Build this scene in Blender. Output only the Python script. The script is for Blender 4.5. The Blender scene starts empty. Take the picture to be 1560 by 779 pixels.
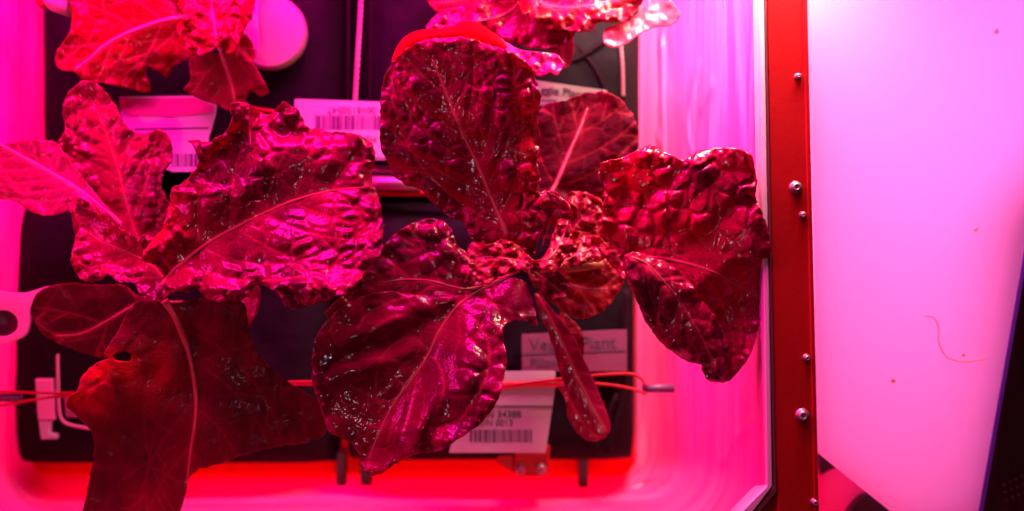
import bpy, math, random
import numpy as np
from mathutils import Vector
from mathutils.geometry import delaunay_2d_cdt
random.seed(4)
S = bpy.context.scene
COL = S.collection
# ------------------------------------------------------------ camera, world, light, exposure
U = 0.0003            # metres per photo pixel in the focal plane
ZF, ZC = 0.10, 0.60   # height of focal plane and of the camera
cd = bpy.data.cameras.new("camera"); cam = bpy.data.objects.new("camera", cd); COL.objects.link(cam)
cam.location = (0, 0, ZC); cd.sensor_width = 36; cd.lens = 36 * (ZC - ZF) / (1560 * U)
cd.clip_start = 0.02; cd.clip_end = 20
cd.dof.use_dof = True; cd.dof.focus_distance = ZC - ZF; cd.dof.aperture_fstop = 2.5
S.camera = cam
S.view_settings.view_transform = 'Standard'; S.view_settings.look = 'None'
S.view_settings.exposure = 0; S.view_settings.gamma = 1
w = bpy.data.worlds.new("World"); S.world = w; w.use_nodes = True
w.node_tree.nodes['Background'].inputs[0].default_value = (1.0, 0.01, 0.10, 1)
w.node_tree.nodes['Background'].inputs[1].default_value = 0.045

def area(name, loc, target, sx, sy, power, color):
    l = bpy.data.lights.new(name, 'AREA'); l.shape = 'RECTANGLE'; l.size = sx; l.size_y = sy
    l.energy = power; l.color = color
    o = bpy.data.objects.new(name, l); COL.objects.link(o); o.location = loc
    o.rotation_euler = (Vector(target) - Vector(loc)).to_track_quat('-Z', 'Y').to_euler()
    return o
area("grow_light_cap", (-0.05, 0.26, 0.165), (0.0, 0.0, 0.07), 0.44, 0.10, 6.6, (1.0, 0.004, 0.42))
sl_ = area("side_fill", (0.11, 0.18, 0.11), (0.10, 0.06, 0.04), 0.10, 0.06, 1.0, (1.0, 1.0, 0.62)); sl_.data.spread = math.radians(120)  # unseen pale lamp added to brighten the upper right film and panel
# unseen lamps added outside to make the curtain and side panel glow
area("fill_left", (-0.36, 0.02, 0.05), (-0.2, 0.0, 0.04), 0.10, 0.40, 2.3, (1.0, 0.01, 0.30))
area("fill_bottom", (-0.03, -0.22, 0.05), (-0.03, -0.13, 0.03), 0.40, 0.08, 1.6, (1.0, 0.0, 0.09))
area("fill_panel", (0.235, 0.07, -0.10), (0.215, 0.03, 0.06), 0.22, 0.34, 4.4, (1.0, 0.20, 0.58))
area("cabin_light", (-0.10, -0.26, 0.85), (0, 0, 0.05), 0.06, 0.05, 0.44, (1.0, 0.80, 1.0))

# ------------------------------------------------------------ helpers
def hz(h): return ZF + h * U
def P(x, y, h=0.0):
    """photo pixel at a height h (px units above the focal plane) -> world point"""
    z = hz(h); k = (ZC - z) / (ZC - ZF) * U
    return Vector(((x - 780) * k, (389.5 - y) * k, z))
def K(h): return (ZC - hz(h)) / (ZC - ZF) * U     # metres per photo pixel at height h
def link(name, me, mat=None, parent=None, smooth=True):
    if mat is not None: me.materials.append(mat)
    if smooth: me.polygons.foreach_set('use_smooth', [True] * len(me.polygons))
    o = bpy.data.objects.new(name, me); COL.objects.link(o)
    if parent is not None:
        o.parent = parent
        # parents are Empties or meshes translated only
        off = WORLD.get(parent.name, Vector((0, 0, 0)))
        me.transform(__import__('mathutils').Matrix.Translation(-off))
        WORLD[o.name] = off
    else:
        WORLD[o.name] = Vector((0, 0, 0))
    return o
WORLD = {}
def tag(o, label, cat=None, group=None, kind=None):
    if label: o['label'] = label
    if cat: o['category'] = cat
    if group: o['group'] = group
    if kind: o['kind'] = kind
    return o
def empty(name, loc, label, cat, group=None):
    o = bpy.data.objects.new(name, None); COL.objects.link(o); o.location = loc
    o.empty_display_size = 0.02
    WORLD[o.name] = Vector(loc)
    return tag(o, label, cat, group)
def mesh(name, vs, fs):
    me = bpy.data.meshes.new(name); me.from_pydata([tuple(v) for v in vs], [], fs); me.update(); return me

class MB:
    def __init__(s): s.v = []; s.f = []
    def add(s, vs, fs):
        n = len(s.v); s.v += [Vector(v) for v in vs]; s.f += [tuple(i + n for i in f) for f in fs]; return s
    def box(s, a, b, bev=0.0):
        x0, y0, z0 = a; x1, y1, z1 = b
        if x0 > x1: x0, x1 = x1, x0
        if y0 > y1: y0, y1 = y1, y0
        if z0 > z1: z0, z1 = z1, z0
        ol = [(x0, y0), (x1, y0), (x1, y1), (x0, y1)]
        return s.prism(ol, z0, z1, bev)
    def prism(s, ol, z0, z1, bev=0.0):
        """extruded outline (world xy, any winding) with a bevelled top edge"""
        n = len(ol)
        ar = sum(ol[i][0] * ol[(i + 1) % n][1] - ol[(i + 1) % n][0] * ol[i][1] for i in range(n))
        if ar < 0: ol = ol[::-1]
        vs = [(x, y, z0) for x, y in ol]
        if bev > 0:
            vs += [(x, y, z1 - bev) for x, y in ol]
            ins = []
            for i in range(n):
                p, q, r = Vector(ol[i - 1]), Vector(ol[i]), Vector(ol[(i + 1) % n])
                d1 = (q - p).normalized(); d2 = (r - q).normalized()
                nn = Vector((-d1.y - d2.y, d1.x + d2.x))
                if nn.length > 1e-9: nn.normalize()
                ins.append((q.x + nn.x * bev, q.y + nn.y * bev, z1))
            vs += ins; L = 3
        else:
            vs += [(x, y, z1) for x, y in ol]; L = 2
        fs = [tuple(range(n))[::-1], tuple((L - 1) * n + i for i in range(n))]
        for k in range(L - 1):
            for i in range(n):
                j = (i + 1) % n
                fs.append((k * n + i, k * n + j, (k + 1) * n + j, (k + 1) * n + i))
        return s.add(vs, fs)
    def tube(s, pts, rad, seg=10, flat=1.0):
        pts = [Vector(p) for p in pts]; n = len(pts); vs = []
        for i, p in enumerate(pts):
            t = (pts[min(i + 1, n - 1)] - pts[max(i - 1, 0)]).normalized()
            up = Vector((0, 0, 1))
            if abs(t.z) > 0.9: up = Vector((1, 0, 0))
            a = t.cross(up).normalized(); b = a.cross(t).normalized()
            r = rad(i / (n - 1)) if callable(rad) else rad
            for k in range(seg):
                th = 2 * math.pi * k / seg
                vs.append(p + a * math.cos(th) * r + b * math.sin(th) * r * flat)
        fs = [tuple(range(seg))[::-1], tuple((n - 1) * seg + k for k in range(seg))]
        for i in range(n - 1):
            for k in range(seg):
                j = (k + 1) % seg
                fs.append((i * seg + k, i * seg + j, (i + 1) * seg + j, (i + 1) * seg + k))
        return s.add(vs, fs)
    def lathe(s, c, prof, seg=24):
        vs = []; c = Vector(c)
        for r, z in prof:
            for k in range(seg):
                th = 2 * math.pi * k / seg
                vs.append(c + Vector((r * math.cos(th), r * math.sin(th), z)))
        fs = [tuple(range(seg))[::-1], tuple((len(prof) - 1) * seg + k for k in range(seg))]
        for i in range(len(prof) - 1):
            for k in range(seg):
                j = (k + 1) % seg
                fs.append((i * seg + k, i * seg + j, (i + 1) * seg + j, (i + 1) * seg + k))
        return s.add(vs, fs)
    def build(s, name, mat, parent=None, smooth=False):
        return link(name, mesh(name, s.v, s.f), mat, parent, smooth)

def catmull(pts, step, closed=True):
    pts = [np.array(p[:2], float) for p in pts]; n = len(pts); out = []
    rng = range(n) if closed else range(n - 1)
    for i in rng:
        if closed: p0, p1, p2, p3 = pts[i - 1], pts[i], pts[(i + 1) % n], pts[(i + 2) % n]
        else: p0, p1, p2, p3 = pts[max(i - 1, 0)], pts[i], pts[i + 1], pts[min(i + 2, n - 1)]
        m = max(1, int(round(np.linalg.norm(p2 - p1) / step)))
        for k in range(m):
            t = k / m
            out.append(0.5 * (2 * p1 + (p2 - p0) * t + (2 * p0 - 5 * p1 + 4 * p2 - p3) * t * t + (3 * p1 - p0 - 3 * p2 + p3) * t ** 3))
    if not closed: out.append(pts[-1])
    return np.array(out)
def inside(P_, poly):
    x, y = P_[:, 0], P_[:, 1]; r = np.zeros(len(P_), bool); n = len(poly)
    for i in range(n):
        x1, y1 = poly[i]; x2, y2 = poly[(i + 1) % n]
        if y1 == y2: continue
        c = ((y1 > y) != (y2 > y)) & (x < (x2 - x1) * (y - y1) / (y2 - y1) + x1)
        r ^= c
    return r
def segdist(P_, A, B):
    """distance to a set of segments; returns (dist, index, t, side)"""
    best = np.full(len(P_), 1e9); idx = np.zeros(len(P_), int); tt = np.zeros(len(P_)); sd = np.zeros(len(P_))
    for i, (a, b) in enumerate(zip(A, B)):
        d = b - a; L = d @ d + 1e-9; q = P_ - a
        t = np.clip((q @ d) / L, 0, 1); e = q - t[:, None] * d
        dd = np.sqrt((e ** 2).sum(1)); m = dd < best
        best[m] = dd[m]; idx[m] = i; tt[m] = t[m]; sd[m] = np.sign(d[0] * q[m, 1] - d[1] * q[m, 0])
    return best, idx, tt, sd
def vnoise(x, y, seed):
    xi = np.floor(x).astype(np.int64); yi = np.floor(y).astype(np.int64); fx = x - xi; fy = y - yi
    def h(a, b):
        v = (a * 374761393 + b * 668265263 + seed * 1442695041) & 0xffffffff
        v = ((v ^ (v >> 13)) * 1274126177) & 0xffffffff
        return ((v ^ (v >> 16)) & 0xffff) / 65535.0
    u = fx * fx * (3 - 2 * fx); v = fy * fy * (3 - 2 * fy)
    return (h(xi, yi) * (1 - u) + h(xi + 1, yi) * u) * (1 - v) + (h(xi, yi + 1) * (1 - u) + h(xi + 1, yi + 1) * u) * v
def fbm(x, y, seed, o=3):
    r = 0; a = 1; t = 0
    for k in range(o):
        r = r + a * vnoise(x * 2 ** k, y * 2 ** k, seed + 17 * k); t += a; a *= 0.5
    return r / t * 2 - 1
def worley(x, y, seed):
    xi = np.floor(x).astype(np.int64); yi = np.floor(y).astype(np.int64)
    f1 = np.full(x.shape, 9.0); f2 = np.full(x.shape, 9.0); idv = np.zeros(x.shape)
    def h(a, b, s):
        v = (a * 374761393 + b * 668265263 + s * 1442695041) & 0xffffffff
        v = ((v ^ (v >> 13)) * 1274126177) & 0xffffffff
        return ((v ^ (v >> 16)) & 0xffff) / 65535.0
    for i in (-1, 0, 1):
        for j in (-1, 0, 1):
            a, b = xi + i, yi + j
            px = a + 0.15 + 0.7 * h(a, b, seed); py = b + 0.15 + 0.7 * h(a, b, seed + 5)
            d = np.hypot(px - x, py - y); rid = h(a, b, seed + 9)
            m = d < f1
            f2 = np.where(m, f1, np.minimum(f2, d)); idv = np.where(m, rid, idv); f1 = np.where(m, d, f1)
    return f1, f2, idv
def sstep(a, b, x):
    t = np.clip((x - a) / (b - a), 0, 1); return t * t * (3 - 2 * t)

def polylines_segs(lines):
    A, B = [], []
    for l in lines:
        for i in range(len(l) - 1): A.append(l[i]); B.append(l[i + 1])
    return A, B
# ------------------------------------------------------------ materials
def nmat(name):
    m = bpy.data.materials.new(name); m.use_nodes = True; nt = m.node_tree
    return m, nt, nt.nodes['Principled BSDF'], nt.nodes['Material Output']
def N(nt, t, **kw):
    n = nt.nodes.new(t)
    for k, v in kw.items(): setattr(n, k, v)
    return n
def simple(name, col, rough=0.5, metal=0.0, var=0.15, scale=60, bump=0.0, bscale=200, spec=0.5, coat=0.0, alpha=1.0):
    m, nt, b, out = nmat(name); L = nt.links.new
    tc = N(nt, 'ShaderNodeTexCoord'); nz = N(nt, 'ShaderNodeTexNoise'); nz.inputs['Scale'].default_value = scale; nz.inputs['Detail'].default_value = 5
    L(tc.outputs['Object'], nz.inputs['Vector'])
    rmp = N(nt, 'ShaderNodeMapRange'); rmp.inputs['To Min'].default_value = 1 - var; rmp.inputs['To Max'].default_value = 1 + var
    L(nz.outputs['Fac'], rmp.inputs['Value'])
    mx = N(nt, 'ShaderNodeVectorMath', operation='SCALE'); mx.inputs[0].default_value = col
    L(rmp.outputs[0], mx.inputs['Scale']); L(mx.outputs[0], b.inputs['Base Color'])
    b.inputs['Metallic'].default_value = metal; b.inputs['Specular IOR Level'].default_value = spec; b.inputs['Coat Weight'].default_value = coat
    b.inputs['Alpha'].default_value = alpha
    r2 = N(nt, 'ShaderNodeMapRange'); r2.inputs['To Min'].default_value = max(rough - 0.1, 0.03); r2.inputs['To Max'].default_value = rough + 0.1
    L(nz.outputs['Fac'], r2.inputs['Value']); L(r2.outputs[0], b.inputs['Roughness'])
    if bump:
        n2 = N(nt, 'ShaderNodeTexNoise'); n2.inputs['Scale'].default_value = bscale; n2.inputs['Detail'].default_value = 4
        L(tc.outputs['Object'], n2.inputs['Vector'])
        bp = N(nt, 'ShaderNodeBump'); bp.inputs['Distance'].default_value = bump; bp.inputs['Strength'].default_value = 1
        L(n2.outputs['Fac'], bp.inputs['Height']); L(bp.outputs[0], b.inputs['Normal'])
    return m
def leaf_mat(name, dark, red, vein, rough=0.30, trans=0.2, tcol=(0.9, 0.01, 0.05), gloss=0.6, spec=0.08):
    m, nt, b, out = nmat(name); L = nt.links.new
    tc = N(nt, 'ShaderNodeTexCoord')
    at = N(nt, 'ShaderNodeAttribute'); at.attribute_name = 'leafdata'
    sp = N(nt, 'ShaderNodeSeparateColor'); L(at.outputs['Color'], sp.inputs[0])
    nz = N(nt, 'ShaderNodeTexNoise'); nz.inputs['Scale'].default_value = 900; nz.inputs['Detail'].default_value = 5
    L(tc.outputs['Object'], nz.inputs['Vector'])
    add = N(nt, 'ShaderNodeMath', operation='MULTIPLY_ADD'); add.inputs[1].default_value = 0.7; add.inputs[2].default_value = -0.35
    L(nz.outputs['Fac'], add.inputs[0])
    ad2 = N(nt, 'ShaderNodeMath', operation='ADD', use_clamp=True); L(add.outputs[0], ad2.inputs[0]); L(sp.outputs[1], ad2.inputs[1])
    m1 = N(nt, 'ShaderNodeMix', data_type='RGBA'); m1.inputs['A'].default_value = (*dark, 1); m1.inputs['B'].default_value = (*red, 1)
    L(ad2.outputs[0], m1.inputs['Factor'])
    m2 = N(nt, 'ShaderNodeMix', data_type='RGBA'); L(m1.outputs['Result'], m2.inputs['A']); m2.inputs['B'].default_value = (*vein, 1)
    L(sp.outputs[0], m2.inputs['Factor'])
    m3 = N(nt, 'ShaderNodeMix', data_type='RGBA'); m3.inputs['B'].default_value = (0.62, 0.004, 0.012, 1)
    L(m1.outputs['Result'], m3.inputs['A']); L(sp.outputs[2], m3.inputs['Factor']); L(m3.outputs['Result'], m2.inputs['A']); L(m2.outputs['Result'], b.inputs['Base Color'])
    # fine crinkles between the veinlets and a pebbled skin
    vo = N(nt, 'ShaderNodeTexVoronoi', feature='DISTANCE_TO_EDGE'); vo.inputs['Scale'].default_value = 420
    wn = N(nt, 'ShaderNodeTexNoise'); wn.inputs['Scale'].default_value = 260; wn.inputs['Detail'].default_value = 3
    L(tc.outputs['Object'], wn.inputs['Vector'])
    vm = N(nt, 'ShaderNodeVectorMath', operation='MULTIPLY_ADD'); vm.inputs[1].default_value = (0.004,) * 3
    L(wn.outputs['Color'], vm.inputs[0]); L(tc.outputs['Object'], vm.inputs[2]); L(vm.outputs[0], vo.inputs['Vector'])
    mr = N(nt, 'ShaderNodeMapRange'); mr.inputs['From Max'].default_value = 0.25; L(vo.outputs['Distance'], mr.inputs['Value'])
    n3 = N(nt, 'ShaderNodeTexNoise'); n3.inputs['Scale'].default_value = 2500; n3.inputs['Detail'].default_value = 3
    L(tc.outputs['Object'], n3.inputs['Vector'])
    b1 = N(nt, 'ShaderNodeBump'); b1.inputs['Distance'].default_value = 0.00010; L(mr.outputs[0], b1.inputs['Height'])
    b2 = N(nt, 'ShaderNodeBump'); b2.inputs['Distance'].default_value = 0.00005; L(n3.outputs['Fac'], b2.inputs['Height']); L(b1.outputs[0], b2.inputs['Normal'])
    L(b2.outputs[0], b.inputs['Normal'])
    b3 = N(nt, 'ShaderNodeBump'); b3.inputs['Distance'].default_value = 0.00005; L(mr.outputs[0], b3.inputs['Height']); L(b3.outputs[0], b.inputs['Coat Normal'])
    rr = N(nt, 'ShaderNodeMapRange'); rr.inputs['To Min'].default_value = rough - 0.12; rr.inputs['To Max'].default_value = rough + 0.16
    L(nz.outputs['Fac'], rr.inputs['Value']); L(rr.outputs[0], b.inputs['Roughness'])
    b.inputs['Specular IOR Level'].default_value = spec; b.inputs['Coat Weight'].default_value = gloss; b.inputs['Coat Roughness'].default_value = 0.06
    tr = N(nt, 'ShaderNodeBsdfTranslucent'); tr.inputs[0].default_value = (*tcol, 1)
    mx = N(nt, 'ShaderNodeMixShader'); mx.inputs[0].default_value = trans
    L(b.outputs[0], mx.inputs[1]); L(tr.outputs[0], mx.inputs[2]); L(mx.outputs[0], out.inputs['Surface'])
    return m
M = {}
M['leaf'] = leaf_mat('lettuce_leaf', (0.075, 0.0012, 0.020), (0.36, 0.002, 0.045), (0.46, 0.018, 0.07))
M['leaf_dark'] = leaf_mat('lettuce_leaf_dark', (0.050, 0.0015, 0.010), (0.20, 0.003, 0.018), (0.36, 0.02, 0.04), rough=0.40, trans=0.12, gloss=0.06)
M['leaf_red'] = leaf_mat('lettuce_leaf_red', (0.070, 0.001, 0.005), (0.24, 0.002, 0.008), (0.6, 0.05, 0.12), trans=0.3, tcol=(0.8, 0.004, 0.04), gloss=0.25)
M['leaf_pink'] = leaf_mat('lettuce_leaf_pink', (0.18, 0.003, 0.04), (0.42, 0.008, 0.12), (0.7, 0.06, 0.25), trans=0.35, tcol=(1, 0.01, 0.2), gloss=0.4)
M['leaf_pale'] = leaf_mat('lettuce_leaf_pale', (0.35, 0.03, 0.10), (0.5, 0.05, 0.14), (0.5, 0.05, 0.15), trans=0.4, tcol=(1, 0.1, 0.4), gloss=0.4)
M['underside'] = leaf_mat('lettuce_leaf_underside', (0.85, 0.002, 0.006), (0.95, 0.003, 0.008), (0.9, 0.01, 0.01), rough=0.7, trans=0.25, tcol=(1, 0.001, 0.002), gloss=0.0, spec=0.02)
M['rib'] = simple('midrib_flesh', (0.40, 0.045, 0.06), 0.4, var=0.25, scale=300)
M['rib_pale'] = simple('midrib_pale', (0.60, 0.12, 0.18), 0.4, var=0.2, scale=300)
M['bag'] = simple('pillow_fabric', (0.0045, 0.002, 0.0035), 0.7, var=0.5, spec=0.12, scale=40, bump=0.0006, bscale=120)
M['bag_edge'] = simple('pillow_seam', (0.010, 0.003, 0.005), 0.8, spec=0.08, var=0.3, bump=0.0003, bscale=500)
M['paper'] = simple('label_paper', (0.40, 0.42, 0.36), 0.5, var=0.04)
M['ink'] = simple('label_ink', (0.05, 0.03, 0.05), 0.6)
M['cord'] = simple('cord', (0.40, 0.20, 0.22), 0.7)
M['cordred'] = simple('cord_red', (0.40, 0.006, 0.02), 0.6, spec=0.15)
M['anod'] = simple('red_anodised', (0.32, 0.003, 0.006), 0.42, spec=0.2, metal=0.35, var=0.10, scale=25, bump=0.0001, bscale=400)
M['steel'] = simple('screw_steel', (0.34, 0.20, 0.22), 0.42, metal=0.8, var=0.1)
M['lip'] = simple('frame_gasket', (0.55, 0.35, 0.42), 0.45)
M['foam'] = simple('cap_foam', (0.36, 0.40, 0.22), 0.7, var=0.12, scale=50, bump=0.0003, bscale=900)
M['plastic'] = simple('pale_plastic', (0.55, 0.30, 0.32), 0.4, var=0.12, scale=50)
M['white'] = simple('white_panel', (0.22, 0.11, 0.20), 0.42, var=0.03, scale=8)
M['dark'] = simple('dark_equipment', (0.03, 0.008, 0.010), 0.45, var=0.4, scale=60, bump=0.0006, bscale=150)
M['violet'] = simple('lens_fringe', (0.10, 0.02, 0.30), 0.4)
M['groove'] = simple('groove_dark_red', (0.10, 0.004, 0.02), 0.5)
M['band'] = simple('glossy_pink_band', (0.45, 0.03, 0.20), 0.15)
M['tagshade'] = simple('shaded_tag', (0.16, 0.04, 0.08), 0.5)  # tag paper with the shade under the leaves put into its colour
M['stalk'] = simple('stalk_amber', (0.32, 0.085, 0.035), 0.45, var=0.2, scale=200)
M['fibre'] = simple('fibre', (0.75, 0.25, 0.25), 0.7)
M['tray'] = simple('tray_red', (0.90, 0.003, 0.010), 0.6, spec=0.05, var=0.08, scale=12)
def translucent(mat, col, f):
    nt = mat.node_tree; t = N(nt, 'ShaderNodeBsdfTranslucent'); t.inputs[0].default_value = (*col, 1)
    mx = N(nt, 'ShaderNodeMixShader'); mx.inputs[0].default_value = f
    nt.links.new(nt.nodes['Principled BSDF'].outputs[0], mx.inputs[1]); nt.links.new(t.outputs[0], mx.inputs[2]); nt.links.new(mx.outputs[0], nt.nodes['Material Output'].inputs['Surface'])
translucent(M['white'], (0.95, 0.75, 0.9), 0.5)
def film_mat():
    m, nt, b, out = nmat('clear_film'); L = nt.links.new
    tc = N(nt, 'ShaderNodeTexCoord')
    at = N(nt, 'ShaderNodeAttribute'); at.attribute_name = 'fold'
    b.inputs['Base Color'].default_value = (0.90, 0.20, 0.60, 1)
    b.inputs['Roughness'].default_value = 0.09; b.inputs['Specular IOR Level'].default_value = 1.0
    uvn = N(nt, 'ShaderNodeUVMap'); uvn.uv_map = 'film'
    mp = N(nt, 'ShaderNodeMapping'); mp.inputs['Scale'].default_value = (14, 9, 1); L(uvn.outputs[0], mp.inputs['Vector'])
    nz = N(nt, 'ShaderNodeTexNoise'); nz.inputs['Scale'].default_value = 1.0; nz.inputs['Detail'].default_value = 5; nz.inputs['Distortion'].default_value = 1.6
    L(mp.outputs[0], nz.inputs['Vector'])
    mp2 = N(nt, 'ShaderNodeMapping'); mp2.inputs['Scale'].default_value = (16, 20, 1); L(uvn.outputs[0], mp2.inputs['Vector'])
    n2 = N(nt, 'ShaderNodeTexNoise'); n2.inputs['Scale'].default_value = 1.0; n2.inputs['Detail'].default_value = 3; n2.inputs['Distortion'].default_value = 1.0; L(mp2.outputs[0], n2.inputs['Vector'])
    mr = N(nt, 'ShaderNodeMapRange'); mr.inputs['From Min'].default_value = 0.35; mr.inputs['From Max'].default_value = 0.7; L(n2.outputs['Fac'], mr.inputs['Value'])
    mc = N(nt, 'ShaderNodeMix', data_type='RGBA'); mc.inputs['A'].default_value = (0.90, 0.09, 0.44, 1); mc.inputs['B'].default_value = (0.90, 0.20, 0.58, 1)
    L(mr.outputs[0], mc.inputs['Factor']); L(mc.outputs['Result'], b.inputs['Base Color'])
    bp = N(nt, 'ShaderNodeBump'); bp.inputs['Distance'].default_value = 0.003; bp.inputs['Strength'].default_value = 0.5; L(nz.outputs['Fac'], bp.inputs['Height'])
    bp2 = N(nt, 'ShaderNodeBump'); bp2.inputs['Distance'].default_value = 0.0015; bp2.inputs['Strength'].default_value = 0.5; L(n2.outputs['Fac'], bp2.inputs['Height']); L(bp.outputs[0], bp2.inputs['Normal'])
    L(bp2.outputs[0], b.inputs['Normal'])
    t = N(nt, 'ShaderNodeBsdfTranslucent'); t.inputs[0].default_value = (1, 0.10, 0.6, 1)
    mx = N(nt, 'ShaderNodeMixShader'); mx.inputs[0].default_value = 0.45
    L(b.outputs[0], mx.inputs[1]); L(t.outputs[0], mx.inputs[2]); L(mx.outputs[0], out.inputs['Surface'])
    return m
M['film'] = film_mat()

# ------------------------------------------------------------ setting: tray, bellows film, frame, panel
def w2(x, y, h): p = P(x, y, h); return (p.x, p.y)
tr = MB(); tr.box((-0.33, -0.17, -0.012), (0.115, 0.30, hz(-333)))
tag(tr.build('tray_floor', M['tray']), None, kind='structure')
bgf = MB(); bgf.box((-0.9, -0.8, -0.16), (0.9, 0.9, -0.14))
tag(bgf.build('cabin_floor', M['dark']), None, kind='structure')

ln = MB(); ln.box((-0.252, -0.095, hz(-333)), (0.064, 0.24, hz(-329)))  # dark sheet added so the gaps between pillows look shaded
tag(ln.build('gap_shade_sheet', M['bag']), 'thin dark liner sheet lying on the red tray, added to darken the gaps between pillows', 'shade')
def bellows():
    """pleated clear film rising from the tray to the frame, as one ring"""
    def loop(x0, y0, x1, y1, r, n):
        pts = []
        for cx, cy, a0 in ((x1 - r, y1 - r, 0), (x0 + r, y1 - r, 90), (x0 + r, y0 + r, 180), (x1 - r, y0 + r, 270)):
            for k in range(n + 1):
                a = math.radians(a0 + 90 * k / n); pts.append((cx + r * math.cos(a), cy + r * math.sin(a)))
        # resample evenly by fraction
        out = []; m = len(pts)
        for i in range(m):
            a, b = pts[i], pts[(i + 1) % m]; d = math.dist(a, b); q = 110 if (i % (n + 1)) == n else 1
            for k in range(q): out.append((a[0] + (b[0] - a[0]) * k / q, a[1] + (b[1] - a[1]) * k / q))
        return out
    kin = K(-330); kout = K(15)
    a = loop((46 - 780) * kin, (389.5 - 726) * kin, (968 - 780) * kin, (389.5 + 330) * kin, 0.010, 8)
    b = loop((-90 - 780) * kout, (389.5 - 850) * kout, (1168 - 780) * kout, (389.5 + 450) * kout, 0.035, 8)
    V = 96; vs = []; n = len(a); RID = []; UVS = []
    pl = fbm(np.arange(V + 1) / 4.5, np.zeros(V + 1), 5, 3)
    for v in range(V + 1):
        t = v / V
        s = t ** 0.72; z = hz(-331) + (hz(12) - hz(-331)) * t ** 1.5
        pleat = 0.0020 * math.sin(t * 2 * math.pi * 3.2 + 0.5 * math.sin(t * 9)) * math.sin(math.pi * t) + 0.0005 * pl[v]
        for i in range(n):
            ax, ay = a[i]; py = 389.5 - ay / kin
            if ax > 0.1: ax += kin * 46 * min(max((py - 560) / 60, 0), 1)
            elif ax < -0.1: ax += kin * 42 * min(max((600 - py) / 400, 0), 1)
            x = ax + (b[i][0] - ax) * s; y = a[i][1] + (b[i][1] - a[i][1]) * s
            wob = 0.0012 * math.sin(i / n * 26 + 4 * t) * math.sin(math.pi * t)
            cx, cy = x + 0.1, y
            L = math.hypot(cx, cy) + 1e-6
            q = (ZC - z) / (ZC - ZF) * U
            RID.append((x / q + 780, 389.5 - y / q)); UVS.append((i / n, t))
            vs.append((x + cx / L * (pleat * 0.6 + wob), y + cy / L * (pleat * 0.6 + wob), z + pleat))
    fs = []
    for v in range(V):
        for i in range(n):
            j = (i + 1) % n
            fs.append((v * n + i, v * n + j, (v + 1) * n + j, (v + 1) * n + i))
    cr = [[(1066, 100), (1052, 135), (1045, 190), (1052, 238)], [(1086, 128), (1078, 150), (1070, 168)], [(1006, 205), (1013, 222)], [(1120, 60), (1128, 200), (1132, 330)],
          [(425, 752), (480, 750), (535, 757)], [(440, 768), (500, 770), (536, 767)], [(962, 742), (985, 730), (1060, 728)], [(975, 752), (1040, 748)], [(1140, 620), (1150, 500)],
          [(8, 90), (12, 190)], [(2, 300), (10, 420)], [(1010, 60), (1018, 330)], [(1150, 20), (1160, 400)], [(600, 745), (760, 740), (900, 752)], [(1100, 700), (1150, 640)]]
    A_, B_ = polylines_segs([catmull(c, 20, False) for c in cr])
    R_ = np.array(RID); sel = (R_[:, 0] > -60) & (R_[:, 0] < 1260) & (R_[:, 1] > -60) & (R_[:, 1] < 860); d = np.full(len(R_), 99.0)
    d[sel] = segdist(R_[sel], A_, B_)[0]
    rise = 0.0024 * np.exp(-(d / 4.2) ** 2)
    vs = [(x, y, z + r) for (x, y, z), r in zip(vs, rise)]
    me = mesh('bellows', vs, fs)
    uv = me.uv_layers.new(name='film'); li = np.empty(len(me.loops), np.int32); me.loops.foreach_get('vertex_index', li)
    uv.data.foreach_set('uv', np.array(UVS)[li].astype(np.float32).ravel())
    o = link('bellows', me, M['film'])
    so = o.modifiers.new('s', 'SOLIDIFY'); so.thickness = 0.0006
    tag(o, 'pleated clear pink-lit plastic film curtain rising around the tray of lettuce', 'bellows')
bellows()

fr = empty('frame', P(1200, 390, 15), 'red metal frame bar with screws standing between film curtain and white panel', 'frame')
def quadpx(mb, pts, h0, h1, bev=0.0):
    return mb.prism([w2(x, y, h1) for x, y in pts], hz(h0), hz(h1), bev)
# side bar with chamfered lower corner
quadpx(MB(), [(1166, -60), (1226, -60), (1247, 860), (1184, 860), (1183, 752), (1179, 700)], -40, 20, 0.0012).build('side_bar', M['anod'], fr)
quadpx(MB(), [(1222, -60), (1229, -60), (1250, 860), (1243, 860)], -60, 24, 0.0006).build('outer_flange', M['anod'], fr)
quadpx(MB(), [(1183, 752), (1184, 860), (1060, 860), (1150, 790)], -42, 16, 0.001).build('corner_brace', M['anod'], fr)
quadpx(MB(), [(1156, -60), (1163, -60), (1177, 742), (1140, 790), (1060, 866), (1050, 860), (1168, 740)], -20, 22, 0.0006).build('gasket', M['lip'], fr)
quadpx(MB(), [(1162, -60), (1167, -60), (1184, 750), (1146, 796), (1076, 866), (1062, 866), (1141, 790), (1178, 742)], -30, 21, 0.0005).build('inner_groove', M['groove'], fr)
for (x, y, r) in ((1215, 117, 6), (1212, 286, 11), (1222, 328, 6.5), (1228, 545, 6.5), (1222, 633, 12), (1240, 765, 7)):
    c = P(x, y, 20); r *= U * 0.72
    mb = MB().lathe((c.x, c.y, hz(20)), [(r * 1.25, -0.0005), (r * 1.25, 0.0003), (r, 0.0006), (r * 0.95, 0.0022), (r * 0.7, 0.0030), (r * 0.3, 0.0031), (r * 0.28, 0.0020), (0.0001, 0.0020)])
    mb.build('screw', M['steel'], fr, True)

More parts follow.
